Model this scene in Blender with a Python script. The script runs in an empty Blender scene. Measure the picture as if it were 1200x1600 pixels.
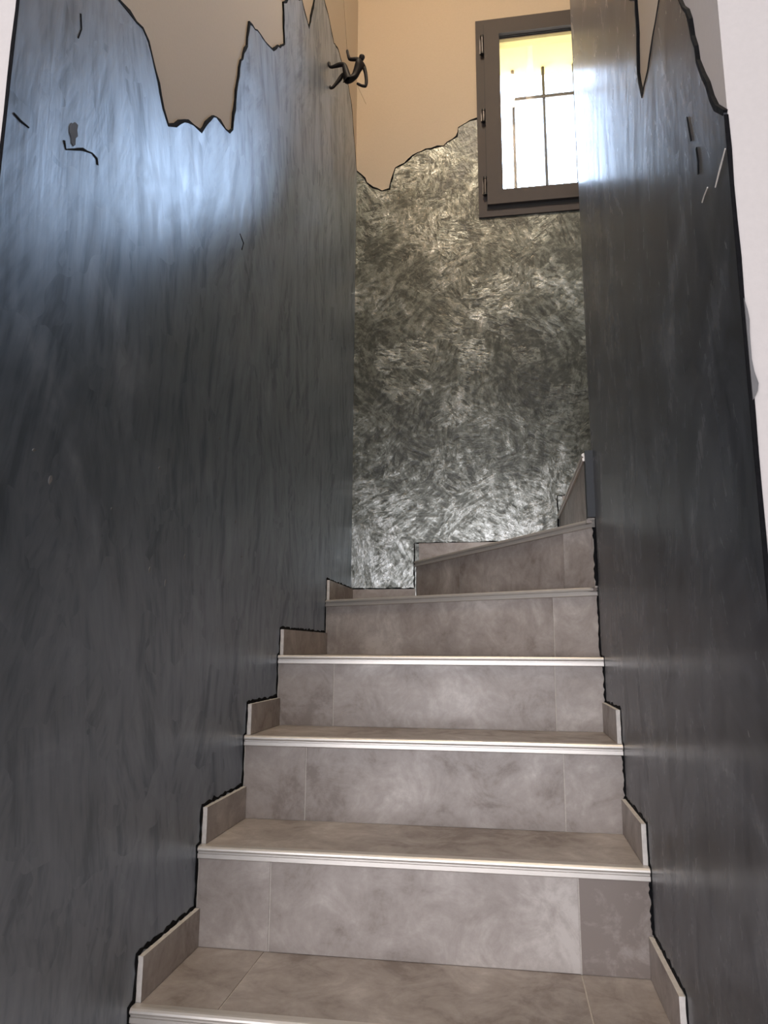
import bpy, bmesh, math, random
from mathutils import Vector, Matrix

# ------------------------------------------------------------------ camera, world, lights, exposure
SC = bpy.context.scene
COL = SC.collection

cam_d = bpy.data.cameras.new('camera')
cam = bpy.data.objects.new('camera', cam_d)
COL.objects.link(cam)
_p, _y, _r = 0.1826, 0.1586, 0.0054
_F = Vector((-math.sin(_y) * math.cos(_p), math.cos(_y) * math.cos(_p), math.sin(_p)))
_R0 = Vector((math.cos(_y), math.sin(_y), 0))
_U0 = _R0.cross(_F)
_R = _R0 * math.cos(_r) + _U0 * math.sin(_r)
_U = _U0 * math.cos(_r) - _R0 * math.sin(_r)
_M = Matrix((_R, _U, -_F)).transposed().to_4x4()
_M.translation = Vector((0.599, -1.9382, 0.0213))
cam.matrix_world = _M
cam_d.sensor_fit = 'VERTICAL'
cam_d.sensor_height = 36.0
cam_d.sensor_width = 27.0
cam_d.lens = 1150.42 / 1600 * 36.0
cam_d.clip_start = 0.02
SC.camera = cam

world = bpy.data.worlds.new('sky')
SC.world = world
world.use_nodes = True
_wn = world.node_tree
_bg = _wn.nodes['Background']
_tc = _wn.nodes.new('ShaderNodeTexCoord')
_sp = _wn.nodes.new('ShaderNodeSeparateXYZ')
_cr = _wn.nodes.new('ShaderNodeValToRGB')
_mr = _wn.nodes.new('ShaderNodeMapRange')
_wn.links.new(_tc.outputs['Generated'], _sp.inputs[0])
_wn.links.new(_sp.outputs['Z'], _mr.inputs[0])
_mr.inputs[1].default_value, _mr.inputs[2].default_value = -1.0, 1.0
_wn.links.new(_mr.outputs[0], _cr.inputs[0])
_el = _cr.color_ramp.elements                       # ground below, bright hazy sky above the horizon
_el[0].position, _el[0].color = 0.49, (0.34, 0.32, 0.28, 1)
_el[1].position, _el[1].color = 0.51, (0.66, 0.80, 1.0, 1)
_e = _el.new(1.0)
_e.color = (0.50, 0.69, 1.0, 1)
_wn.links.new(_cr.outputs[0], _bg.inputs['Color'])
_bg.inputs['Strength'].default_value = 33.0
SC.cycles.max_bounces = 7
SC.cycles.diffuse_bounces = 4
SC.cycles.glossy_bounces = 4
SC.cycles.transparent_max_bounces = 6
SC.cycles.caustics_reflective = False


def area(name, loc, rot, sx, sy, power, color=(1, 1, 1), portal=False, spread=180):
    d = bpy.data.lights.new(name, 'AREA')
    d.shape = 'RECTANGLE'
    d.size, d.size_y = sx, sy
    d.energy = power
    d.color = color
    d.spread = math.radians(spread)
    d.cycles.is_portal = portal
    o = bpy.data.objects.new(name, d)
    COL.objects.link(o)
    o.location = loc
    o.rotation_euler = rot
    return o


# daylight through the stair window (portal only guides the sky light)
area('window_portal', (0.93, 1.19, 2.27), (math.radians(-90), 0, 0), 0.60, 0.82, 1, portal=True)
area('hall_fill_light', (-0.1, -4.5, 0.33), (math.radians(90), 0, 0), 2.6, 2.4, 135, (0.925, 0.93, 1.0))  # added area light before the closed hall wall, stands in for light from behind
# ceiling lamp of the stairwell, high over the stair foot
area('stairwell_lamp', (0.62, -0.75, 3.88), (0, 0, 0), 0.30, 0.30, 49, (1.0, 0.86, 0.67))

SC.view_settings.view_transform = 'Standard'
SC.view_settings.look = 'None'
SC.view_settings.gamma = 1.0
SC.view_settings.use_curve_mapping = False
SC.view_settings.exposure = 0.0

# ------------------------------------------------------------------ constants (metres)
H, G = 0.18, 0.2432            # riser, going
W = 0.8514                     # clear width between the two painted walls
YB = 0.9616                    # inner face of the window wall
YO = 1.20                      # outer face of the window wall
YE = 0.06                      # far end of the right wall
YL, YR = -1.21, -1.187         # near ends of the left and right wall
ZF, ZC = -1.08, 4.0            # hall floor, stairwell ceiling
CT = 0.004                     # thickness of the trowelled coat
random.seed(7)

# ------------------------------------------------------------------ material helpers


def new_mat(name):
    m = bpy.data.materials.new(name)
    m.use_nodes = True
    nt = m.node_tree
    return m, nt, nt.nodes['Principled BSDF']


class NT:
    def __init__(s, nt):
        s.nt = nt

    def n(s, typ, **kw):
        nd = s.nt.nodes.new(typ)
        for k, v in kw.items():
            setattr(nd, k, v)
        return nd

    def l(s, a, b):
        s.nt.links.new(a, b)

    def math(s, op, a, b=None, c=None):
        nd = s.n('ShaderNodeMath', operation=op)
        for i, v in enumerate((a, b, c)):
            if v is None:
                continue
            if isinstance(v, (int, float)):
                nd.inputs[i].default_value = v
            else:
                s.l(v, nd.inputs[i])
        return nd.outputs[0]

    def vmath(s, op, a, b):
        nd = s.n('ShaderNodeVectorMath', operation=op)
        for i, v in enumerate((a, b)):
            if isinstance(v, tuple):
                nd.inputs[i].default_value = v
            else:
                s.l(v, nd.inputs[i])
        return nd.outputs[0]

    def noise(s, vec, scale, detail=4, rough=0.55, dist=0.0, color=False):
        nd = s.n('ShaderNodeTexNoise')
        s.l(vec, nd.inputs['Vector'])
        nd.inputs['Scale'].default_value = scale
        nd.inputs['Detail'].default_value = detail
        nd.inputs['Roughness'].default_value = rough
        nd.inputs['Distortion'].default_value = dist
        return nd.outputs['Color'] if color else nd.outputs['Fac']

    def ramp(s, fac, stops):
        nd = s.n('ShaderNodeValToRGB')
        s.l(fac, nd.inputs[0])
        cr = nd.color_ramp
        while len(cr.elements) < len(stops):
            cr.elements.new(0.5)
        for e, (p, c) in zip(cr.elements, stops):
            e.position = p
            e.color = (c, c, c, 1) if isinstance(c, (int, float)) else (*c, 1)
        return nd.outputs[0]

    def maprange(s, v, a, b, c, d):
        nd = s.n('ShaderNodeMapRange')
        s.l(v, nd.inputs[0])
        for i, x in enumerate((a, b, c, d)):
            nd.inputs[i + 1].default_value = x
        return nd.outputs[0]

    def mix(s, fac, a, b, blend='MIX'):
        nd = s.n('ShaderNodeMix', data_type='RGBA', blend_type=blend)
        for i, v in ((0, fac), (6, a), (7, b)):
            if isinstance(v, (int, float)):
                nd.inputs[i].default_value = v
            elif isinstance(v, tuple):
                nd.inputs[i].default_value = (*v, 1)
            else:
                s.l(v, nd.inputs[i])
        return nd.outputs[2]

    def bump(s, height, strength, dist, normal=None):
        nd = s.n('ShaderNodeBump')
        nd.inputs['Strength'].default_value = strength
        nd.inputs['Distance'].default_value = dist
        s.l(height, nd.inputs['Height'])
        if normal is not None:
            s.l(normal, nd.inputs['Normal'])
        return nd.outputs[0]

    def planar(s, axes):
        tc = s.n('ShaderNodeTexCoord')
        sp = s.n('ShaderNodeSeparateXYZ')
        s.l(tc.outputs['Object'], sp.inputs[0])
        cb = s.n('ShaderNodeCombineXYZ')
        for i, a in enumerate(axes):
            s.l(sp.outputs[a], cb.inputs[i])
        return cb.outputs[0]

    def strokes(s, vec, cell, lon, lat, a0, a1, wob=0.08, seed=0.0, detail=5, rough=0.62):
        """patches of trowel strokes, every patch with its own direction"""
        v0 = s.vmath('ADD', vec, (seed, seed * 1.7, 0.0))
        nz = s.noise(v0, cell * 1.3, 3, 0.6, 0, True)
        off = s.vmath('MULTIPLY', s.vmath('SUBTRACT', nz, (0.5, 0.5, 0.5)), (wob, wob, 0.0))
        v1 = s.vmath('ADD', v0, off)
        vo = s.n('ShaderNodeTexVoronoi')
        s.l(v1, vo.inputs['Vector'])
        vo.inputs['Scale'].default_value = cell
        sp = s.n('ShaderNodeSeparateColor')
        s.l(vo.outputs['Color'], sp.inputs[0])
        ang = s.maprange(sp.outputs[0], 0, 1, a0, a1)
        vr = s.n('ShaderNodeVectorRotate', rotation_type='Z_AXIS')
        s.l(v0, vr.inputs['Vector'])
        s.l(ang, vr.inputs['Angle'])
        v2 = s.vmath('MULTIPLY', vr.outputs[0], (lat, lon, 1.0))
        f = s.noise(v2, 1.0, detail, rough, 0.0)
        return f, sp.outputs[1]


def m_plain(name, col, rough=0.6, bump=0.0, scale=60, metallic=0.0, var=0.06, spec=0.5):
    m, nt, b = new_mat(name)
    N = NT(nt)
    tc = N.n('ShaderNodeTexCoord')
    f = N.noise(tc.outputs['Object'], scale, 4, 0.6)
    k0, k1 = 1 - var, 1 + var
    c = N.ramp(f, [(0.3, tuple(x * k0 for x in col)), (0.7, tuple(min(1, x * k1) for x in col))])
    N.l(c, b.inputs['Base Color'])
    b.inputs['Roughness'].default_value = rough
    b.inputs['Metallic'].default_value = metallic
    b.inputs['Specular IOR Level'].default_value = spec
    if bump:
        N.l(N.bump(f, bump, 0.002), b.inputs['Normal'])
    return m


def m_coat_dark(name, r0, r1, bmp, g0, g1, soft, tint):
    """dark burnished plaster of the two side walls: vertical trowel streaks under a gloss"""
    m, nt, b = new_mat(name)
    N = NT(nt)
    v = N.planar(('Y', 'Z'))
    f1, r_ = N.strokes(v, 2.2, 1.8, 17.0, -0.26, 0.26, 0.5, 0.0, 4, 0.62)
    f2, r2 = N.strokes(v, 5.0, 6.0, 36.0, -0.7, 0.7, 0.4, 4.1, 3, 0.65)
    cl = N.noise(v, 4.5, 5, 0.68, 0.9)
    t = N.math('ADD', N.math('MULTIPLY', f1, 0.13), N.math('MULTIPLY', cl, 0.77))
    t = N.math('ADD', t, N.math('MULTIPLY', f2, 0.10))
    c = N.ramp(t, [(0.38, (0.007, 0.009, 0.013)), (0.48, (0.016, 0.0195, 0.026)), (0.56, (0.034, 0.039, 0.048)), (0.66, (0.085, 0.090, 0.10))])
    nt.nodes.remove(b)
    df = N.n('ShaderNodeBsdfDiffuse')
    gl = N.n('ShaderNodeBsdfGlossy')
    N.l(c, df.inputs['Color'])
    N.l(N.maprange(N.math('ADD', N.math('MULTIPLY', f2, 0.6), N.math('MULTIPLY', cl, 0.4)), 0.35, 0.65, r0, r1), gl.inputs['Roughness'])
    hgt = N.math('ADD', N.math('MULTIPLY', f1, 1.0), N.math('MULTIPLY', f2, 0.45))
    N.l(N.ramp(N.math('ADD', N.math('MULTIPLY', f1, 0.55), N.math('MULTIPLY', f2, 0.45)), [(p_, tuple(g_ * (0.5 + 0.5 * t_) for t_ in tint)) for p_, g_ in ((0.39, 0.58), (0.49, 0.87), (0.60, 1.0))]), gl.inputs['Color'])
    nm = N.bump(hgt, bmp, 0.004)
    N.l(nm, df.inputs['Normal'])
    N.l(nm, gl.inputs['Normal'])
    fr = N.n('ShaderNodeFresnel')
    fr.inputs['IOR'].default_value = 1.5
    mx = N.n('ShaderNodeMixShader')
    N.l(N.maprange(fr.outputs[0], 0.04, 1.0, g0, g1), mx.inputs[0])
    gl2 = N.n('ShaderNodeBsdfGlossy')
    gl2.inputs['Roughness'].default_value = r1 * 1.5
    gl2.inputs['Color'].default_value = (*tint, 1)
    N.l(nm, gl2.inputs['Normal'])
    mg = N.n('ShaderNodeMixShader')
    mg.inputs[0].default_value = soft
    N.l(gl.outputs[0], mg.inputs[1])
    N.l(gl2.outputs[0], mg.inputs[2])
    N.l(df.outputs[0], mx.inputs[1])
    N.l(mg.outputs[0], mx.inputs[2])
    N.l(mx.outputs[0], nt.nodes['Material Output'].inputs['Surface'])
    return m


def m_coat_silver(name):
    """silver and black trowelled plaster of the window wall"""
    m, nt, b = new_mat(name)
    N = NT(nt)
    v = N.planar(('X', 'Z'))
    f1, r1 = N.strokes(v, 4.0, 8.0, 30.0, -1.1, 1.1, 0.24, 1.3, 5, 0.66)
    f2, r2 = N.strokes(v, 9.0, 16.0, 62.0, -2.2, 2.2, 0.18, 7.7, 4, 0.66)
    f3 = N.noise(v, 17.0, 6, 0.68, 1.3)
    r3 = N.noise(v, 60.0, 3, 0.7, 0.6)
    f4 = N.noise(v, 3.2, 4, 0.62, 0.3)
    # sharp pale ridges left by the trowel edge
    rid = N.math('SUBTRACT', 1.0, N.math('MULTIPLY', N.math('ABSOLUTE', N.math('SUBTRACT', f2, 0.52)), 14.0))
    rid = N.math('MULTIPLY', N.math('MAXIMUM', rid, 0.0), N.maprange(r2, 0.40, 0.8, 0.0, 1.0))
    # the coat colour turns paler towards the foot of the wall
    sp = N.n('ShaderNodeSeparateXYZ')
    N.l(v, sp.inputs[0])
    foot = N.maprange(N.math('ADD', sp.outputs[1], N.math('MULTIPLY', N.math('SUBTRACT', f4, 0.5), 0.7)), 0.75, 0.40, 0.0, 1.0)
    t = N.math('ADD', N.math('MULTIPLY', f1, 0.36), N.math('MULTIPLY', f2, 0.32))
    t = N.math('ADD', t, N.math('MULTIPLY', f3, 0.32))
    t = N.math('ADD', t, N.math('MULTIPLY', N.math('SUBTRACT', f4, 0.5), 0.28))
    t = N.math('ADD', t, N.math('MULTIPLY', N.math('SUBTRACT', r1, 0.5), 0.06))
    t = N.math('ADD', t, N.math('MULTIPLY', N.math('SUBTRACT', r3, 0.5), 0.16))
    t = N.math('ADD', t, N.math('MULTIPLY', rid, 0.07))
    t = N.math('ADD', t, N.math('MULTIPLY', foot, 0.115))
    c = N.ramp(t, [(0.36, (0.014, 0.0155, 0.012)), (0.46, (0.050, 0.053, 0.043)), (0.54, (0.13, 0.137, 0.117)), (0.62, (0.33, 0.34, 0.315)), (0.72, (0.62, 0.64, 0.62))])
    N.l(c, b.inputs['Base Color'])
    N.l(N.maprange(t, 0.35, 0.65, 0.36, 0.24), b.inputs['Roughness'])
    N.l(N.maprange(t, 0.42, 0.60, 0.0, 0.45), b.inputs['Metallic'])
    N.l(N.bump(t, 0.45, 0.010), b.inputs['Normal'])
    return m


def m_tile(name):
    m, nt, b = new_mat(name)
    N = NT(nt)
    tc = N.n('ShaderNodeTexCoord')
    oi = N.n('ShaderNodeObjectInfo')
    cb = N.n('ShaderNodeCombineXYZ')
    N.l(N.math('MULTIPLY', oi.outputs['Random'], 37.0), cb.inputs[0])
    N.l(N.math('MULTIPLY', oi.outputs['Random'], 91.0), cb.inputs[1])
    v = N.vmath('ADD', tc.outputs['Object'], cb.outputs[0])
    a = N.noise(v, 3.4, 5, 0.6, 0.4)
    bb = N.noise(v, 11, 6, 0.68, 0.8)
    cc = N.noise(v, 70, 4, 0.7)
    t = N.math('ADD', N.math('MULTIPLY', a, 0.5), N.math('MULTIPLY', bb, 0.38))
    t = N.math('ADD', t, N.math('MULTIPLY', cc, 0.12))
    t = N.math('ADD', t, N.maprange(oi.outputs['Random'], 0, 1, -0.025, 0.025))
    c = N.ramp(t, [(0.40, (0.205, 0.168, 0.147)), (0.46, (0.290, 0.250, 0.224)), (0.52, (0.345, 0.302, 0.275)), (0.57, (0.405, 0.360, 0.330)), (0.63, (0.51, 0.465, 0.43))])
    N.l(c, b.inputs['Base Color'])
    N.l(N.maprange(bb, 0.3, 0.7, 0.5, 0.36), b.inputs['Roughness'])
    N.l(N.bump(bb, 0.08, 0.002), b.inputs['Normal'])
    return m


def m_glass(name):
    m = bpy.data.materials.new(name)
    m.use_nodes = True
    nt = m.node_tree
    nt.nodes.clear()
    N = NT(nt)
    out = N.n('ShaderNodeOutputMaterial')
    tr = N.n('ShaderNodeBsdfTransparent')
    gl = N.n('ShaderNodeBsdfGlossy')
    gl.inputs['Roughness'].default_value = 0.02
    fr = N.n('ShaderNodeFresnel')
    fr.inputs['IOR'].default_value = 1.45
    mx = N.n('ShaderNodeMixShader')
    N.l(fr.outputs[0], mx.inputs[0])
    N.l(tr.outputs[0], mx.inputs[1])
    N.l(gl.outputs[0], mx.inputs[2])
    N.l(mx.outputs[0], out.inputs['Surface'])
    return m


M_CREAM = m_plain('cream_wall_paint', (0.48, 0.40, 0.31), 0.75, 0.08, 140, var=0.02)
M_WHITE = m_plain('white_wall_paint', (0.49, 0.46, 0.445), 0.75, 0.08, 140, var=0.02)
M_CEIL = m_plain('ceiling_paint', (0.80, 0.76, 0.70), 0.8, 0.05, 140, var=0.02)
M_DARK = m_coat_dark('dark_burnished_plaster', 0.31, 0.45, 0.24, 0.29, 1.0, 0.24, (0.74, 0.86, 1.0))
M_DARKR = m_coat_dark('dark_polished_plaster', 0.17, 0.31, 0.17, 0.05, 0.74, 0.45, (0.96, 0.97, 1.0))
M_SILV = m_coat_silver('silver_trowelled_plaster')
M_TILE = m_tile('taupe_stone_tile')
M_EDGE = m_plain('pale_tile_edge', (0.62, 0.58, 0.54), 0.6, 0.2, 90, var=0.12)
M_GROUT = m_plain('pale_grout', (0.50, 0.455, 0.41), 0.85, 0.3, 160, var=0.1)
M_TRIM = m_plain('champagne_metal_trim', (0.60, 0.56, 0.515), 0.38, 0.0, 30, metallic=0.5, var=0.03)
M_LINE = m_plain('black_outline_paint', (0.006, 0.006, 0.007), 0.8, 0.3, 120, var=0.3, spec=0.08)
M_FRAME = m_plain('taupe_lacquered_frame', (0.062, 0.052, 0.050), 0.62, 0.0, 30, var=0.03, spec=0.25)
M_GASK = m_plain('black_rubber', (0.015, 0.014, 0.015), 0.6, 0.0, 30)
M_HINGE = m_plain('dark_hinge_metal', (0.045, 0.038, 0.038), 0.4, 0.0, 30, metallic=0.5)
M_BARS = m_plain('painted_iron_bar', (0.07, 0.066, 0.07), 0.55, 0.1, 80)
M_YELL = m_plain('yellow_outer_render', (0.62, 0.50, 0.22), 0.85, 0.2, 90, var=0.04)
M_BRONZE = m_plain('dark_bronze', (0.011, 0.008, 0.009), 0.55, 0.0, 60, metallic=0.0, var=0.2, spec=0.25)
M_CORD = m_plain('thin_brown_cord', (0.25, 0.19, 0.13), 0.8, 0.0, 200)
M_FLOOR = m_plain('hall_floor_tile', (0.34, 0.30, 0.265), 0.45, 0.05, 8, var=0.12)
M_GLASS = m_glass('window_glass')

# ------------------------------------------------------------------ mesh helpers


def link(name, bm, mats, parent=None, smooth=False):
    bmesh.ops.recalc_face_normals(bm, faces=bm.faces)
    me = bpy.data.meshes.new(name)
    bm.to_mesh(me)
    bm.free()
    for m in (mats if isinstance(mats, (list, tuple)) else [mats]):
        me.materials.append(m)
    if smooth:
        for p in me.polygons:
            p.use_smooth = True
    o = bpy.data.objects.new(name, me)
    COL.objects.link(o)
    o.parent = parent
    return o


def box(bm, x0, x1, y0, y1, z0, z1, mi=0):
    vs = [bm.verts.new((x, y, z)) for z in (z0, z1) for y in (y0, y1) for x in (x0, x1)]
    for f in ((0, 1, 3, 2), (4, 5, 7, 6), (0, 1, 5, 4), (2, 3, 7, 6), (0, 2, 6, 4), (1, 3, 7, 5)):
        bm.faces.new([vs[i] for i in f]).material_index = mi
    return vs


def prism(bm, poly, ext, mi=0, side_mi=None):
    """poly: list of 3d points (planar), ext: extrusion vector"""
    e = Vector(ext)
    a = [bm.verts.new(p) for p in poly]
    b = [bm.verts.new(Vector(p) + e) for p in poly]
    bm.faces.new(a).material_index = mi
    bm.faces.new(b).material_index = mi
    n = len(poly)
    for i in range(n):
        bm.faces.new((a[i], a[(i + 1) % n], b[(i + 1) % n], b[i])).material_index = mi if side_mi is None else side_mi


def sweep(bm, prof, p, q, mi=0, n0=None, n1=None):
    """prof: (u outward, v up) profile swept from p to q; outward = right hand of p->q"""
    p, q = Vector(p), Vector(q)
    d = (q - p).normalized()
    out = d.cross(Vector((0, 0, 1)))
    k0 = -(out.dot(Vector(n0)) / d.dot(Vector(n0))) if n0 else 0.0
    k1 = -(out.dot(Vector(n1)) / d.dot(Vector(n1))) if n1 else 0.0
    ra = [bm.verts.new(p + out * u + d * (k0 * u) + Vector((0, 0, v))) for u, v in prof]
    rb = [bm.verts.new(q + out * u + d * (k1 * u) + Vector((0, 0, v))) for u, v in prof]
    n = len(prof)
    for i in range(n):
        bm.faces.new((ra[i], ra[(i + 1) % n], rb[(i + 1) % n], rb[i])).material_index = mi
    bm.faces.new(ra)
    bm.faces.new(rb)


def tube(bm, pts, r, seg=8, closed_ends=True):
    pts = [Vector(p) for p in pts]
    rings = []
    for i, p in enumerate(pts):
        d = (pts[min(i + 1, len(pts) - 1)] - pts[max(i - 1, 0)]).normalized()
        ref = Vector((0, 1, 0)) if abs(d.y) < 0.9 else Vector((1, 0, 0))
        u = d.cross(ref).normalized()
        w = d.cross(u)
        rr = r[i] if isinstance(r, (list, tuple)) else r
        rings.append([bm.verts.new(p + (u * math.cos(t) + w * math.sin(t)) * rr) for t in [2 * math.pi * k / seg for k in range(seg)]])
    for a, b in zip(rings, rings[1:]):
        for k in range(seg):
            bm.faces.new((a[k], a[(k + 1) % seg], b[(k + 1) % seg], b[k]))
    if closed_ends:
        bm.faces.new(rings[0])
        bm.faces.new(rings[-1])


def struct(name, bm, mats, label=None):
    o = link(name, bm, mats)
    o['kind'] = 'structure'
    if label:
        o['label'] = label
    return o


def simple_box(name, mat, *dims, label=None):
    bm = bmesh.new()
    box(bm, *dims)
    return struct(name, bm, mat, label)


def ragged(pts, step=0.02, amp=0.0035):
    """subdivide a 2d polyline and roughen it"""
    out = []
    for (a, b), (c, d) in zip(pts, pts[1:]):
        L = math.hypot(c - a, d - b)
        n = max(1, int(L / step))
        for i in range(n):
            t = i / n
            j = 0 if i == 0 else 1
            out.append((a + (c - a) * t + j * random.uniform(-amp, amp), b + (d - b) * t + j * random.uniform(-amp, amp)))
    out.append(pts[-1])
    return out


def ribbon(bm, pts, to3, width, w0, w1, normal, var=0.5):
    """flat irregular band along a 2d polyline; to3 maps 2d to 3d, w0..w1 offset along the wall normal"""
    n = Vector(normal)
    L, Rr = [], []
    for i, p in enumerate(pts):
        a = pts[max(i - 1, 0)]
        b = pts[min(i + 1, len(pts) - 1)]
        dx, dy = b[0] - a[0], b[1] - a[1]
        l = math.hypot(dx, dy) or 1
        nx, ny = -dy / l, dx / l
        wd = width * random.uniform(1 - var, 1 + var) / 2
        L.append((p[0] + nx * wd, p[1] + ny * wd))
        Rr.append((p[0] - nx * wd, p[1] - ny * wd))
    def vv(q, h):
        return bm.verts.new(Vector(to3(*q)) + n * h)
    rows = [[vv(q, w0), vv(q, w1), vv(r, w1), vv(r, w0)] for q, r in zip(L, Rr)]
    for a, b in zip(rows, rows[1:]):
        for k in range(4):
            bm.faces.new((a[k], a[(k + 1) % 4], b[(k + 1) % 4], b[k]))
    bm.faces.new(rows[0])
    bm.faces.new(rows[-1])


# ------------------------------------------------------------------ room shell
floor = simple_box('floor', M_FLOOR, -1.6, 2.6, -4.8, YO, ZF - 0.1, ZF)
wall_left = simple_box('wall_left', M_CREAM, -0.15, 0.0, -1.06, YO, ZF, ZC, label='left stair wall, cream above a jagged dark plaster coat')
wall_right = simple_box('wall_right', M_CREAM, W, W + 0.12, -1.04, YE, ZF, ZC, label='right stair wall, cream above a jagged dark plaster coat')
simple_box('wall_inner', M_CREAM, W + 0.12, 2.6, YE - 0.12, YE, 0.0, ZC)
simple_box('wall_front_left', M_WHITE, -1.6, 0.0, YL, -1.06, ZF, 1.6)
simple_box('wall_front_right', M_WHITE, W, 2.6, YR, -1.04, ZF, 1.6)
simple_box('wall_front_upper', M_CREAM, -0.15, 3.75, YL, -1.06, 1.6, ZC)
simple_box('wall_hall_left', M_WHITE, -1.75, -1.6, -4.8, -1.06, ZF, 1.6)
simple_box('wall_hall_right', M_WHITE, 2.6, 2.75, -4.8, -1.04, ZF, 1.6)
simple_box('wall_hall_back', M_WHITE, -1.6, 2.6, -4.8, -4.6, ZF, 1.6)
simple_box('ceiling_hall', M_CEIL, -1.75, 2.75, -4.8, YL, 1.6, 1.75)
simple_box('ceiling', M_CEIL, -0.15, 3.75, YL, YO, ZC, ZC + 0.15)
simple_box('wall_landing', M_CREAM, 3.6, 3.75, -1.06, YB, 1.5, ZC)
simple_box('floor_landing', M_FLOOR, 2.285, 3.6, YE, YB, 1.5, 1.62)

# window wall with its opening; outer side and reveal yellow render
WX0, WX1, WZ0, WZ1 = 0.60, 1.26, 1.87, 2.70
bm = bmesh.new()
for (x0, x1, z0, z1) in ((0.0, WX0, ZF, ZC), (WX1, 3.75, ZF, ZC), (WX0, WX1, ZF, WZ0), (WX0, WX1, WZ1, ZC)):
    box(bm, x0, x1, YB, YO, z0, z1)
bm.normal_update()
wall_back = struct('wall_back', bm, [M_CREAM, M_YELL], 'far wall with the window, cream above silver trowelled plaster')
for p in wall_back.data.polygons:
    c, n = p.center, p.normal
    if abs(n.y) < 0.5 and WX0 - 0.01 < c.x < WX1 + 0.01 and WZ0 - 0.01 < c.z < WZ1 + 0.01:
        p.material_index = 1
    if n.y > 0.5:
        p.material_index = 1

# ------------------------------------------------------------------ trowelled coats with jagged upper edge
CL = [(-1.21, 0.93), (-1.15, 1.037), (-1.054, 1.077), (-0.989, 1.06), (-0.953, 1.071), (-0.909, 1.082), (-0.887, 1.076), (-0.87, 1.059), (-0.841, 1.031), (-0.818, 0.997), (-0.795, 0.981), (-0.765, 1.004), (-0.732, 1.039), (-0.689, 1.063), (-0.652, 1.077), (-0.629, 1.115), (-0.596, 1.157), (-0.557, 1.175), (-0.526, 1.179), (-0.503, 1.189), (-0.485, 1.211), (-0.476, 1.272), (-0.468, 1.348), (-0.454, 1.422), (-0.417, 1.497), (-0.407, 1.573), (-0.351, 1.604), (-0.29, 1.627), (-0.22, 1.664), (-0.121, 1.775), (-0.135, 1.847), (-0.146, 1.893), (-0.062, 1.995), (0.041, 2.088), (0.09, 2.075), (0.131, 2.068), (0.165, 2.161), (0.193, 2.24), (0.243, 2.397), (0.323, 2.37), (0.406, 2.362), (0.484, 2.333), (0.56, 2.374), (0.657, 2.379), (0.76, 2.376), (0.83, 2.34), (0.895, 2.217), (YB - CT, 2.115)]
CB = [(CT, 2.113), (0.029, 2.088), (0.05, 2.051), (0.079, 2.023), (0.119, 2.003), (0.153, 2.009), (0.164, 2.058), (0.179, 2.11), (0.219, 2.128), (0.256, 2.162), (0.313, 2.187), (0.392, 2.194), (0.451, 2.235), (0.458, 2.278), (0.492, 2.296), (0.534, 2.311), (0.60, 2.33)]
CR = [(YE, 2.02), (0.0, 2.05), (-0.2, 1.84), (-0.5, 1.47), (-0.808, 1.111), (-0.806, 1.047), (-0.791, 0.983), (-0.812, 0.922), (-0.863, 0.926), (-0.909, 0.945), (-0.96, 0.959), (-1.006, 0.955), (-1.059, 0.86), (-1.085, 0.818), (-1.099, 0.767), (-1.111, 0.722), (-1.127, 0.688), (-1.149, 0.64), (-1.161, 0.618), (YR, 0.591)]
to_l = lambda y, z: (0.0, y, z)
to_b = lambda x, z: (x, YB, z)
to_r = lambda y, z: (W, y, z)

rl, rb_, rr = ragged(CL), ragged(CB), ragged(CR)
bm = bmesh.new()
prism(bm, [to_l(*p) for p in [(YL, ZF)] + rl + [(YB - CT, ZF)]], (CT, 0, 0))
coat_l = link('plaster_coat', bm, M_DARK, wall_left)
coat_l['label'] = 'glossy dark grey plaster with vertical trowel streaks'
bm = bmesh.new()
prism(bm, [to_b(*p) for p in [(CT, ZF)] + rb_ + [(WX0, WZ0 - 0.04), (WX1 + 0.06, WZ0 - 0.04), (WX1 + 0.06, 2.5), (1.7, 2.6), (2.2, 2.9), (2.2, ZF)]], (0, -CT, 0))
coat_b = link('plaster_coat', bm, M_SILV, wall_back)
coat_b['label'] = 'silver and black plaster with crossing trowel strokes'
bm = bmesh.new()
prism(bm, [to_r(*p) for p in [(YE, ZF)] + rr + [(YR, ZF)]], (-CT, 0, 0))
coat_r = link('plaster_coat', bm, M_DARKR, wall_right)
coat_r['label'] = 'glossy dark grey plaster with vertical trowel streaks'

for par, pts, t3, nrm, wd in ((wall_left, rl, to_l, (1, 0, 0), 0.0055), (wall_back, rb_, to_b, (0, -1, 0), 0.0065), (wall_right, rr, to_r, (-1, 0, 0), 0.0048)):
    bm = bmesh.new()
    ribbon(bm, pts, t3, wd, 0.0, CT + 0.0008, nrm, 0.6)
    o = link('outline', bm, M_LINE, par)
    o['label'] = 'thin black line along the jagged edge'

# ragged lip of plaster over the near corner of the right wall
bm = bmesh.new()
lip = [(W - 0.001, 0.375), (W + 0.0015, 0.362), (W + 0.0025, 0.351), (W + 0.0015, 0.337), (W + 0.0012, 0.309), (W + 0.0025, 0.296), (W + 0.0055, 0.283), (W + 0.0040, 0.275), (W + 0.0005, 0.268), (W - 0.001, 0.266)]
prism(bm, [(x, YR, z) for x, z in lip], (0, -0.003, 0))
link('plaster_lip', bm, m_plain('dull_grey_plaster', (0.14, 0.138, 0.14), 0.8, 0.3, 90, spec=0.1), wall_right)
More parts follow.
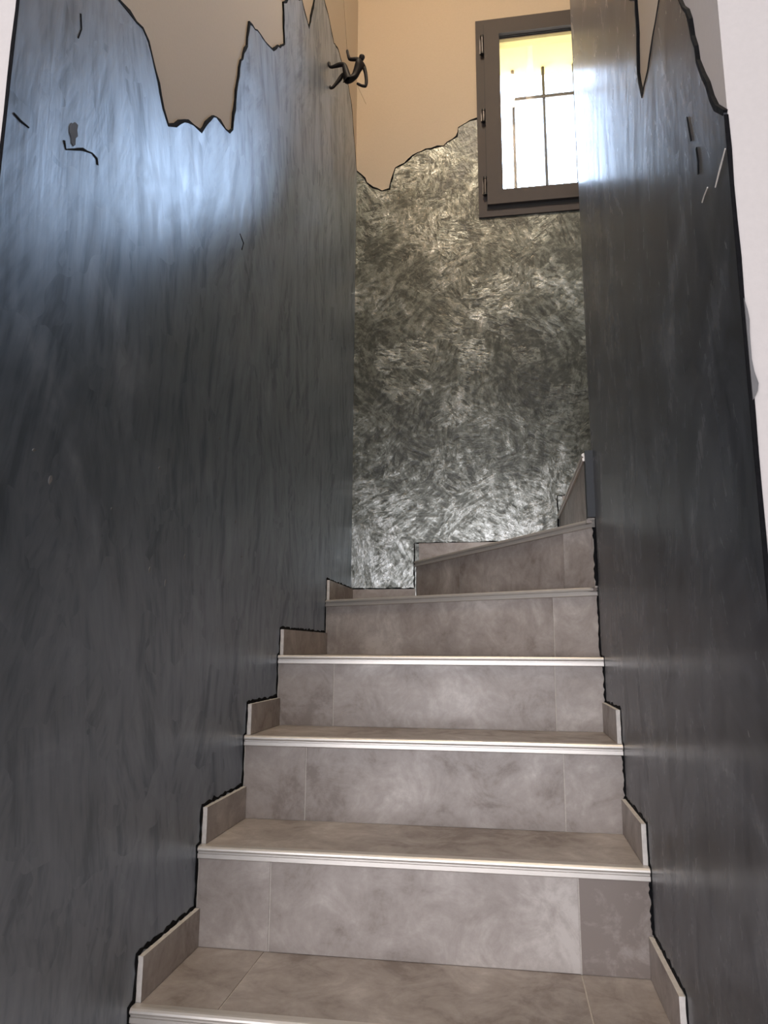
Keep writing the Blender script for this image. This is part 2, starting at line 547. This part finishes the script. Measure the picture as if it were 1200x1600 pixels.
# black painted near edges of both coats
for par, x0, x1, yy, zt_ in ((wall_left, 0.0, CT, YL, 0.925), (wall_right, W - CT, W, YR, 0.588)):
    n = 40
    zs = [ZF + (zt_ - ZF) * i / n for i in range(n + 1)]
    ed = [((x0 - random.uniform(0, 0.0012)) if par is wall_left else (x1 + random.uniform(0, 0.0012)), z) for z in zs]
    ins = x1 if par is wall_left else x0
    bm = bmesh.new()
    prism(bm, [(x, yy, z) for x, z in ed] + [(ins, yy, zt_), (ins, yy, ZF)], (0, -0.0012, 0))
    link('edge_line', bm, M_LINE, par)

# scratches, cracks and dabs in the side coats
def marks(par, t3, nrm, lst, mat, name):
    for pts, wd in lst:
        bm = bmesh.new()
        ribbon(bm, ragged(pts, 0.012, 0.0012), t3, wd, CT, CT + 0.0010, nrm, 0.5)
        link(name, bm, mat, par)


M_PALE = m_plain('pale_plaster_dab', (0.16, 0.16, 0.165), 0.4, 0.3, 90)
marks(wall_left, to_l, (1, 0, 0), [
    ([(-1.095, 0.723), (-1.089, 0.713), (-1.07, 0.727), (-1.05, 0.742), (-1.026, 0.753), (-1.013, 0.753), (-1.010, 0.745)], 0.0030),
    ([(-1.084, 0.941), (-1.079, 0.92), (-1.085, 0.899)], 0.0014),
    ([(-1.199, 0.683), (-1.185, 0.683), (-1.169, 0.686)], 0.002),
    ([(-0.412, 0.988), (-0.385, 0.979), (-0.395, 0.956)], 0.0028)], M_LINE, 'crack')
bm = bmesh.new()
prism(bm, [to_l(y, z) for y, z in [(-1.086, 0.752), (-1.083, 0.760), (-1.078, 0.763), (-1.074, 0.768), (-1.067, 0.769), (-1.068, 0.760), (-1.065, 0.752), (-1.070, 0.745), (-1.069, 0.735), (-1.073, 0.730), (-1.078, 0.731), (-1.080, 0.739), (-1.085, 0.743)]], (CT + 0.001, 0, 0))
link('dark_dab', bm, m_plain('dull_grey_dab', (0.07, 0.075, 0.09), 0.7, 0.3, 90), wall_left)
dabs = [(-1.057, 0.241, 9, 16), (-1.097, 0.271, 8, 5), (-0.897, 0.231, 5, 5), (-0.747, 0.332, 7, 8), (-0.477, 0.465, 10, 7), (-0.229, 0.528, 9, 7), (-0.759, 0.151, 8, 11), (-0.696, 0.135, 6, 14), (-0.31, 0.228, 14, 5), (-0.36, 0.302, 8, 9), (-0.621, 0.19, 6, 10)]
for y, z, dy, dz in dabs:
    bm = bmesh.new()
    k = 9
    ph = random.random() * 6
    prism(bm, [to_l(y + dy * 0.0005 * math.cos(t) * random.uniform(0.6, 1.1), z + dz * 0.0005 * math.sin(t + 0.4) * random.uniform(0.6, 1.1)) for t in [ph + 2 * math.pi * i / k for i in range(k)]], (CT + 0.0008, 0, 0))
    link('pale_dab', bm, M_PALE, wall_left)
marks(wall_right, to_r, (-1, 0, 0), [
    ([(-1.184, 0.55), (-1.163, 0.542), (-1.141, 0.533)], 0.0022),
    ([(-1.114, 0.551), (-1.098, 0.55), (-1.089, 0.548)], 0.0026)], M_EDGE, 'scratch')
marks(wall_right, to_r, (-1, 0, 0), [
    ([(-1.055, 0.690), (-1.060, 0.667), (-1.064, 0.650)], 0.0026),
    ([(-1.083, 0.625), (-1.086, 0.605), (-1.083, 0.590)], 0.0026)], M_LINE, 'crack')

# ------------------------------------------------------------------ staircase
stairs = bpy.data.objects.new('staircase', None)
COL.objects.link(stairs)
stairs.location = (W / 2, -1.0, ZF)
stairs['label'] = 'winding staircase clad in taupe stone tiles with pale metal nosings'
stairs['category'] = 'staircase'
INV = Matrix.Translation(-stairs.location)


def slink(name, bm, mats, parent, smooth=False):
    o = link(name, bm, mats, None, smooth)
    o.parent = parent
    if parent is not None and parent is not stairs:
        o.matrix_parent_inverse = Matrix.Identity(4)
    return o


X0, X1 = CT, W - CT
YBB = YB - CT
NOSE = {k: ((X0, (k - 4) * G), (X1, (k - 4) * G)) for k in range(-1, 5)}
NOSE[5] = ((X0, 0.527), (X1, 0.058))
NOSE[6] = ((0.263, YBB), (0.8434, 0.047))
NOSE[7] = ((0.826, YBB), (0.826, 0.047))
for k in range(8, 13):
    x = 0.826 + (k - 7) * G
    NOSE[k] = ((x, YBB), (x, YE + 0.001))
# extra wall corners of each tread between left nosing end k and k+1 (left side) / right side
LCORN = {5: [(X0, YBB)]}
RCORN = {7: [(W, 0.047), (W, YE + 0.001)]}
JOINT_R = {-1: (0.143, 0.722), 0: (0.143, 0.722), 1: (0.145, 0.722), 2: (0.151, 0.722), 3: (0.151, 0.722), 4: (0.157, 0.726), 5: (0.735,), 6: (0.451, 0.771)}
JOINT_T = {-1: (0.15,), 0: (0.60,), 1: (0.1435, 0.722)}
SK_H = {k: 0.070 for k in range(-1, 13)}
PROF = [(-0.014, 0.0012), (-0.002, 0.0014), (0.0025, 0.0005), (0.0052, -0.0022), (0.0058, -0.0052), (0.0046, -0.0080), (0.0012, -0.0092), (0.0012, -0.0118), (0.0040, -0.0124), (0.0042, -0.0200), (0.0030, -0.0212), (-0.006, -0.0212), (-0.014, -0.0212)]
steps = {}


def vec2(p):
    return Vector((p[0], p[1]))


for k in range(-1, 13):
    nxt = NOSE.get(k + 1, ((2.285, YBB), (2.285, YE + 0.001)))
    a, b = vec2(NOSE[k][0]), vec2(NOSE[k][1])
    c, d = vec2(nxt[0]), vec2(nxt[1])
    zt, zb = (k - 4) * H, (k - 5) * H
    out = Vector((b.y - a.y, -(b.x - a.x))).normalized()
    back = -out
    # core of the step (shows in the joints as grout)
    bk2 = Vector((-(d.y - c.y), d.x - c.x)).normalized() * (0.03 if k <= 3 else 0.014)
    poly = [a + back * 0.0040] + [vec2(p) for p in LCORN.get(k, [])] + [c + bk2, d + bk2] + [vec2(p) for p in reversed(RCORN.get(k, []))] + [b + back * 0.0040]
    pp = []
    for p in poly:
        if not pp or (p - pp[-1]).length > 0.004:
            pp.append(p)
    bm = bmesh.new()
    prism(bm, [(p.x, p.y, zb - 0.001) for p in pp], (0, 0, H - 0.0008))
    bmesh.ops.translate(bm, verts=bm.verts, vec=-stairs.location)
    core = link('step', bm, M_GROUT, stairs)
    steps[k] = core
    # riser tiles
    g = 0.0014
    ux = (b - a).normalized()
    Ltot = (b - a).length
    cuts = [0.003] + [Ltot * (j - a.x) / (b.x - a.x) for j in JOINT_R.get(k, ()) if abs(b.x - a.x) > 0.1] + [Ltot - 0.003]
    if k >= 7:
        cuts = [0.003, 0.6, Ltot - 0.003] if Ltot > 0.7 else [0.003, Ltot - 0.003]
    for i in range(len(cuts) - 1):
        s0, s1 = cuts[i] + (g if i else 0), cuts[i + 1] - (g if i < len(cuts) - 2 else 0)
        p0, p1 = a + ux * s0, a + ux * s1
        bm = bmesh.new()
        q = [p0 + back * 0.002, p1 + back * 0.002, p1 + back * 0.0105, p0 + back * 0.0105]
        jit = random.uniform(-0.0004, 0.0004)
        prism(bm, [((v + back * jit).x, (v + back * jit).y, zb + 0.001) for v in q], (0, 0, H - 0.0222))
        bmesh.ops.translate(bm, verts=bm.verts, vec=-stairs.location)
        link('riser_tile', bm, M_TILE, core)
    # tread tiles
    def tread(poly3):
        bm = bmesh.new()
        prism(bm, [(p.x, p.y, zt - 0.0100) for p in poly3], (0, 0, 0.0100))
        bmesh.ops.translate(bm, verts=bm.verts, vec=-stairs.location)
        link('tread_tile', bm, M_TILE, core)
    if k <= 3:
        xs = [X0 + 0.002] + [j for j in JOINT_T.get(k, ())] + [X1 - 0.002]
        for i in range(len(xs) - 1):
            x0, x1 = xs[i] + (g if i else 0), xs[i + 1] - (g if i < len(xs) - 2 else 0)
            tread([Vector((x0, a.y + 0.0145)), Vector((x1, a.y + 0.0145)), Vector((x1, c.y + 0.006)), Vector((x0, c.y + 0.006))])
    else:
        tp = [a + back * 0.0145] + [vec2(p) for p in LCORN.get(k, [])] + [c, d] + [vec2(p) for p in reversed(RCORN.get(k, []))] + [b + back * 0.0145]
        q2 = []
        for p in tp:
            if not q2 or (p - q2[-1]).length > 0.006:
                q2.append(p)
        cen = sum(q2, Vector((0, 0))) / len(q2)
        tread([p + (cen - p).normalized() * 0.001 for p in q2])
    # metal nosing
    bm = bmesh.new()
    e = 0.0
    sweep(bm, PROF, (a.x - ux.x * e, a.y - ux.y * e, zt), (b.x + ux.x * e, b.y + ux.y * e, zt),
          n0=(0, 1, 0) if k >= 6 else (1, 0, 0), n1=(1, 0, 0) if k <= 5 else None)
    bmesh.ops.translate(bm, verts=bm.verts, vec=-stairs.location)
    tr = link('nosing_trim', bm, M_TRIM, core)
    tr['label'] = 'pale metal nosing with a dark groove'
    # skirting tiles
    def skirt(p, q, n):
        """p front, q back on the wall; n normal away from the wall"""
        p, q, n = vec2(p), vec2(q), vec2(n)
        d_ = (q - p).normalized()
        p = p + d_ * 0.0155
        t = 0.0095
        bm = bmesh.new()
        hgt = SK_H[k] + random.uniform(-0.002, 0.002)
        vs = []
        for zz in (zt + 0.001, zt + hgt):
            for pt in (p, q, q + n * t, p + n * t):
                vs.append(bm.verts.new((pt.x, pt.y, zz)))
        for f, mi in (((0, 1, 2, 3), 0), ((4, 5, 6, 7), 1), ((0, 1, 5, 4), 0), ((1, 2, 6, 5), 0), ((2, 3, 7, 6), 0), ((3, 0, 4, 7), 1)):
            bm.faces.new([vs[i] for i in f]).material_index = mi
        bmesh.ops.translate(bm, verts=bm.verts, vec=-stairs.location)
        link('skirting_tile', bm, [M_TILE, M_EDGE], core)
    if k <= 4:
        skirt(a, c, (1, 0))
        if k <= 3:
            skirt(b, d, (-1, 0))
    elif k == 5:
        skirt(a, (X0, YBB), (1, 0))
        skirt((X0 - 0.0155, YBB), c, (0, -1))
    else:
        skirt(a, c, (0, -1))

# dark painted upstand at the foot of the wall end, beside the seventh riser
bm = bmesh.new()
box(bm, 0.8275, W, 0.030, YE + 0.002, 2 * H + 0.003, 3 * H + 0.004)
link('upstand', bm, m_plain('navy_black_paint', (0.018, 0.022, 0.028), 0.55, 0.2, 90), wall_right)['label'] = 'short dark painted upstand at the wall end'

# ragged black paint line along the tile edges on both walls
def stair_line(side):
    pts = []
    for k in range(-1, 5 if side == 'l' else 4):
        y0, y1 = (k - 4) * G, (k - 3) * G
        if k == 4:
            y1 = 0.527
        zt = (k - 4) * H
        s = SK_H[k]
        pts += [(y0 - 0.003, zt - H + s), (y0 - 0.004, zt - 0.02), (y0 - 0.006, zt + 0.002), (y0 + 0.009, zt + 0.005), (y0 + 0.010, zt + s + 0.003), (y1 - 0.003, zt + s + 0.003)]
    if side == 'l':
        pts += [(0.524, H - 0.02), (0.522, H), (0.535, H + 0.003), (0.536, H + 0.074), (YBB, H + 0.074)]
    else:
        pts += [(-0.003, -0.02), (-0.004, 0.003), (0.05, 0.004), (0.05, H - 0.02), (0.052, H + 0.004), (0.040, H + 0.02), (0.038, 2 * H)]
    return pts


for side, par, t3, nrm in (('l', wall_left, to_l, (1, 0, 0)), ('r', wall_right, to_r, (-1, 0, 0))):
    bm = bmesh.new()
    ribbon(bm, ragged(stair_line(side), 0.012, 0.002), t3, 0.0075, 0.0, CT + 0.0012, nrm, 0.7)
    link('outline', bm, M_LINE, par)['label'] = 'ragged black line along the stair tiles'
for k in range(0, 7):
    xe, ye = NOSE[k][1]
    ye = ye + 0.0015
    z0, z1 = (k - 5) * H + (0.072 if k <= 4 else 0.004), (k - 4) * H - 0.022
    n = 14
    inner = [(xe - random.uniform(0.0015, 0.0055), z0 + (z1 - z0) * i / n) for i in range(n + 1)]
    bm = bmesh.new()
    prism(bm, [(x, ye, z) for x, z in inner] + [(xe + 0.003, ye, z1), (xe + 0.003, ye, z0)], (0, -0.004, 0))
    link('paint_line', bm, M_LINE, wall_right)
bm = bmesh.new()
ribbon(bm, ragged([(CT, H + 0.073), (0.259, H + 0.073), (0.259, 2 * H + 0.073), (0.823, 2 * H + 0.073), (0.823, 3 * H + 0.071), (1.05, 3 * H + 0.073)], 0.015, 0.0015), to_b, 0.005, 0.0, CT + 0.001, (0, -1, 0), 0.6)
link('outline', bm, M_LINE, wall_back)['label'] = 'ragged black line along the stair tiles'

# ------------------------------------------------------------------ window
win = bpy.data.objects.new('window_1', None)
COL.objects.link(win)
win['kind'] = 'structure'
win['label'] = 'taupe framed casement window high in the far wall'
win.location = (0.9, YB, 1.83)
WI = -win.location


def wlink(name, bm, mat, parent, label=None):
    bmesh.ops.translate(bm, verts=bm.verts, vec=WI)
    o = link(name, bm, mat, parent)
    if label:
        o['label'] = label
    return o


def ring(bm, x0, x1, z0, z1, t, y0, y1, tb=None):
    """mitred rectangular frame, t = width, tb = bottom width"""
    tb = tb or t
    o = [(x0, z0), (x1, z0), (x1, z1), (x0, z1)]
    i = [(x0 + t, z0 + tb), (x1 - t, z0 + tb), (x1 - t, z1 - t), (x0 + t, z1 - t)]
    V = {}
    for nm, arr in (('o', o), ('i', i)):
        for yy, yv in (('a', y0), ('b', y1)):
            V[nm + yy] = [bm.verts.new((x, yv, z)) for x, z in arr]
    for k in range(4):
        j = (k + 1) % 4
        bm.faces.new((V['oa'][k], V['oa'][j], V['ia'][j], V['ia'][k]))
        bm.faces.new((V['ob'][k], V['ob'][j], V['ib'][j], V['ib'][k]))
        bm.faces.new((V['oa'][k], V['oa'][j], V['ob'][j], V['ob'][k]))
        bm.faces.new((V['ia'][k], V['ia'][j], V['ib'][j], V['ib'][k]))


FX0, FX1, FZ0, FZ1 = 0.541, 1.32, 1.829, 2.800
bm = bmesh.new()
ring(bm, FX0, FX1, FZ0, FZ1, 0.064, YB - 0.012, YB + 0.058)
frame = wlink('frame', bm, M_FRAME, win)
bm = bmesh.new()
ring(bm, FX0 + 0.034, FX1 - 0.034, FZ0 + 0.030, FZ1 - 0.024, 0.030, YB - 0.0135, YB + 0.02)
wlink('gasket', bm, M_GASK, frame)
SX0, SX1, SZ0, SZ1 = FX0 + 0.037, FX1 - 0.037, FZ0 + 0.047, FZ1 - 0.027
bm = bmesh.new()
ring(bm, SX0, SX1, SZ0, SZ1, 0.066, YB - 0.030, YB + 0.045)
sash = wlink('sash', bm, M_FRAME, win)
bm = bmesh.new()
ring(bm, SX0 + 0.062, SX1 - 0.062, SZ0 + 0.062, SZ1 - 0.062, 0.006, YB - 0.010, YB + 0.010)
wlink('glazing_bead', bm, M_GASK, sash)
bm = bmesh.new()
box(bm, SX0 + 0.06, SX1 - 0.06, YB + 0.012, YB + 0.016, SZ0 + 0.06, SZ1 - 0.06)
wlink('pane', bm, M_GLASS, sash, 'clear glass pane')
for zc, hh in ((2.66, 0.085), (2.305, 0.05), (1.965, 0.075)):
    bm = bmesh.new()
    tube(bm, [(SX0 - 0.008, YB - 0.026, zc - hh / 2), (SX0 - 0.008, YB - 0.026, zc + hh / 2)], 0.0072, 10)
    box(bm, SX0 - 0.020, SX0 - 0.004, YB - 0.018, YB - 0.010, zc - hh / 2 + 0.006, zc + hh / 2 - 0.006)
    hg = wlink('hinge', bm, M_HINGE, win)
    for zz in (zc - hh / 2, zc + hh / 2):
        bm = bmesh.new()
        tube(bm, [(SX0 - 0.008, YB - 0.026, zz - 0.005), (SX0 - 0.008, YB - 0.026, zz + 0.005)], 0.0088, 10)
        wlink('hinge_cap', bm, M_GASK, hg)

# iron grille outside, set in the reveal
gr = bpy.data.objects.new('window_grille', None)
COL.objects.link(gr)
gr.location = (0.93, 1.155, WZ0)
gr['label'] = 'grey iron bar grille outside the window'
gr['category'] = 'window grille'
for x in (0.706, 0.846, 0.986, 1.126):
    bm = bmesh.new()
    tube(bm, [(x - 0.93, 0, 0.0), (x - 0.93, 0, WZ1 - WZ0)], 0.0078, 10)
    link('upright_bar', bm, M_BARS, gr, True)
for z in (2.543, 2.0):
    bm = bmesh.new()
    box(bm, WX0 - 0.93, WX1 - 0.93, -0.010, -0.004, z - WZ0 - 0.008, z - WZ0 + 0.008)
    link('cross_bar', bm, M_BARS, gr)

# ------------------------------------------------------------------ climber figurine hanging against the left wall
FY = 0.41
fig = bpy.data.objects.new('climber_figurine', None)
COL.objects.link(fig)
FO = Vector((0.085, FY, 2.078))
fig.location = FO
fig['label'] = 'small black climber figurine hanging on a cord, feet against the wall'
fig['category'] = 'figurine'
V, E, RD = [], [], []


def chain(pts, start=None):
    prev = start
    for (x, z, dy, r) in pts:
        V.append((x - FO.x, dy, z - FO.z))
        RD.append(r)
        if prev is not None:
            E.append((prev, len(V) - 1))
        prev = len(V) - 1
    return prev


hip = chain([(0.089, 2.083, 0, 0.0125)])
waist = chain([(0.103, 2.106, 0, 0.0090)], hip)
chest = chain([(0.117, 2.143, 0, 0.0110)], waist)
shl = chain([(0.122, 2.164, 0, 0.0090)], chest)
neck = chain([(0.127, 2.175, 0, 0.0048)], shl)
chain([(0.1305, 2.186, 0, 0.0088), (0.1325, 2.197, 0, 0.0078)], neck)
# raised arm (far side), hand on the cord
chain([(0.115, 2.171, -0.012, 0.0060), (0.098, 2.172, -0.012, 0.0052), (0.086, 2.176, -0.010, 0.0050), (0.0815, 2.190, -0.007, 0.0042), (0.0775, 2.207, -0.003, 0.0036), (0.0755, 2.216, 0, 0.0040), (0.0740, 2.227, 0, 0.0030)], shl)
# near arm, elbow back, hand at the hip
chain([(0.136, 2.158, 0.012, 0.0058), (0.1425, 2.132, 0.015, 0.0050), (0.1460, 2.098, 0.016, 0.0046), (0.1440, 2.076, 0.016, 0.0046), (0.1300, 2.078, 0.014, 0.0040), (0.1150, 2.086, 0.012, 0.0040), (0.1100, 2.090, 0.011, 0.0034)], shl)
# upper leg
chain([(0.081, 2.092, -0.009, 0.0105), (0.073, 2.126, -0.010, 0.0090), (0.0655, 2.158, -0.010, 0.0068), (0.046, 2.158, -0.010, 0.0068), (0.026, 2.153, -0.010, 0.0048), (0.0135, 2.151, -0.010, 0.0044), (0.0085, 2.160, -0.010, 0.0042), (0.0080, 2.176, -0.010, 0.0032)], hip)
# lower leg
chain([(0.076, 2.098, 0.009, 0.0100), (0.066, 2.120, 0.011, 0.0082), (0.0590, 2.136, 0.011, 0.0064), (0.044, 2.113, 0.011, 0.0062), (0.028, 2.093, 0.011, 0.0046), (0.018, 2.082, 0.011, 0.0044), (0.0095, 2.080, 0.011, 0.0040), (0.0085, 2.092, 0.011, 0.0030)], hip)
me = bpy.data.meshes.new('body')
me.from_pydata(V, E, [])
body = bpy.data.objects.new('body', me)
COL.objects.link(body)
body.parent = fig
body.modifiers.new('skin', 'SKIN')
for i, sv in enumerate(me.skin_vertices[0].data):
    sv.radius = (RD[i] * 1.45, RD[i] * 1.45)
    sv.use_root = (i == 0)
body.modifiers['skin'].use_smooth_shade = True
sb = body.modifiers.new('sub', 'SUBSURF')
sb.levels = sb.render_levels = 2
me.materials.append(M_BRONZE)
bm = bmesh.new()
cord = [(0.050, 2.62), (0.057, 2.448), (0.066, 2.33), (0.0740, 2.224)]
tube(bm, [(x - FO.x, 0.0, z - FO.z) for x, z in [(0.046, ZC)] + cord], 0.0009, 6)
link('cord', bm, M_CORD, fig)['label'] = 'thin brown cord'
bm = bmesh.new()
tube(bm, [(x - FO.x, 0.011, z - FO.z) for x, z in [(0.112, 2.089), (0.118, 2.066), (0.130, 2.036), (0.146, 1.997)]], 0.0008, 6)
link('cord', bm, M_CORD, fig)['label'] = 'loose cord end'
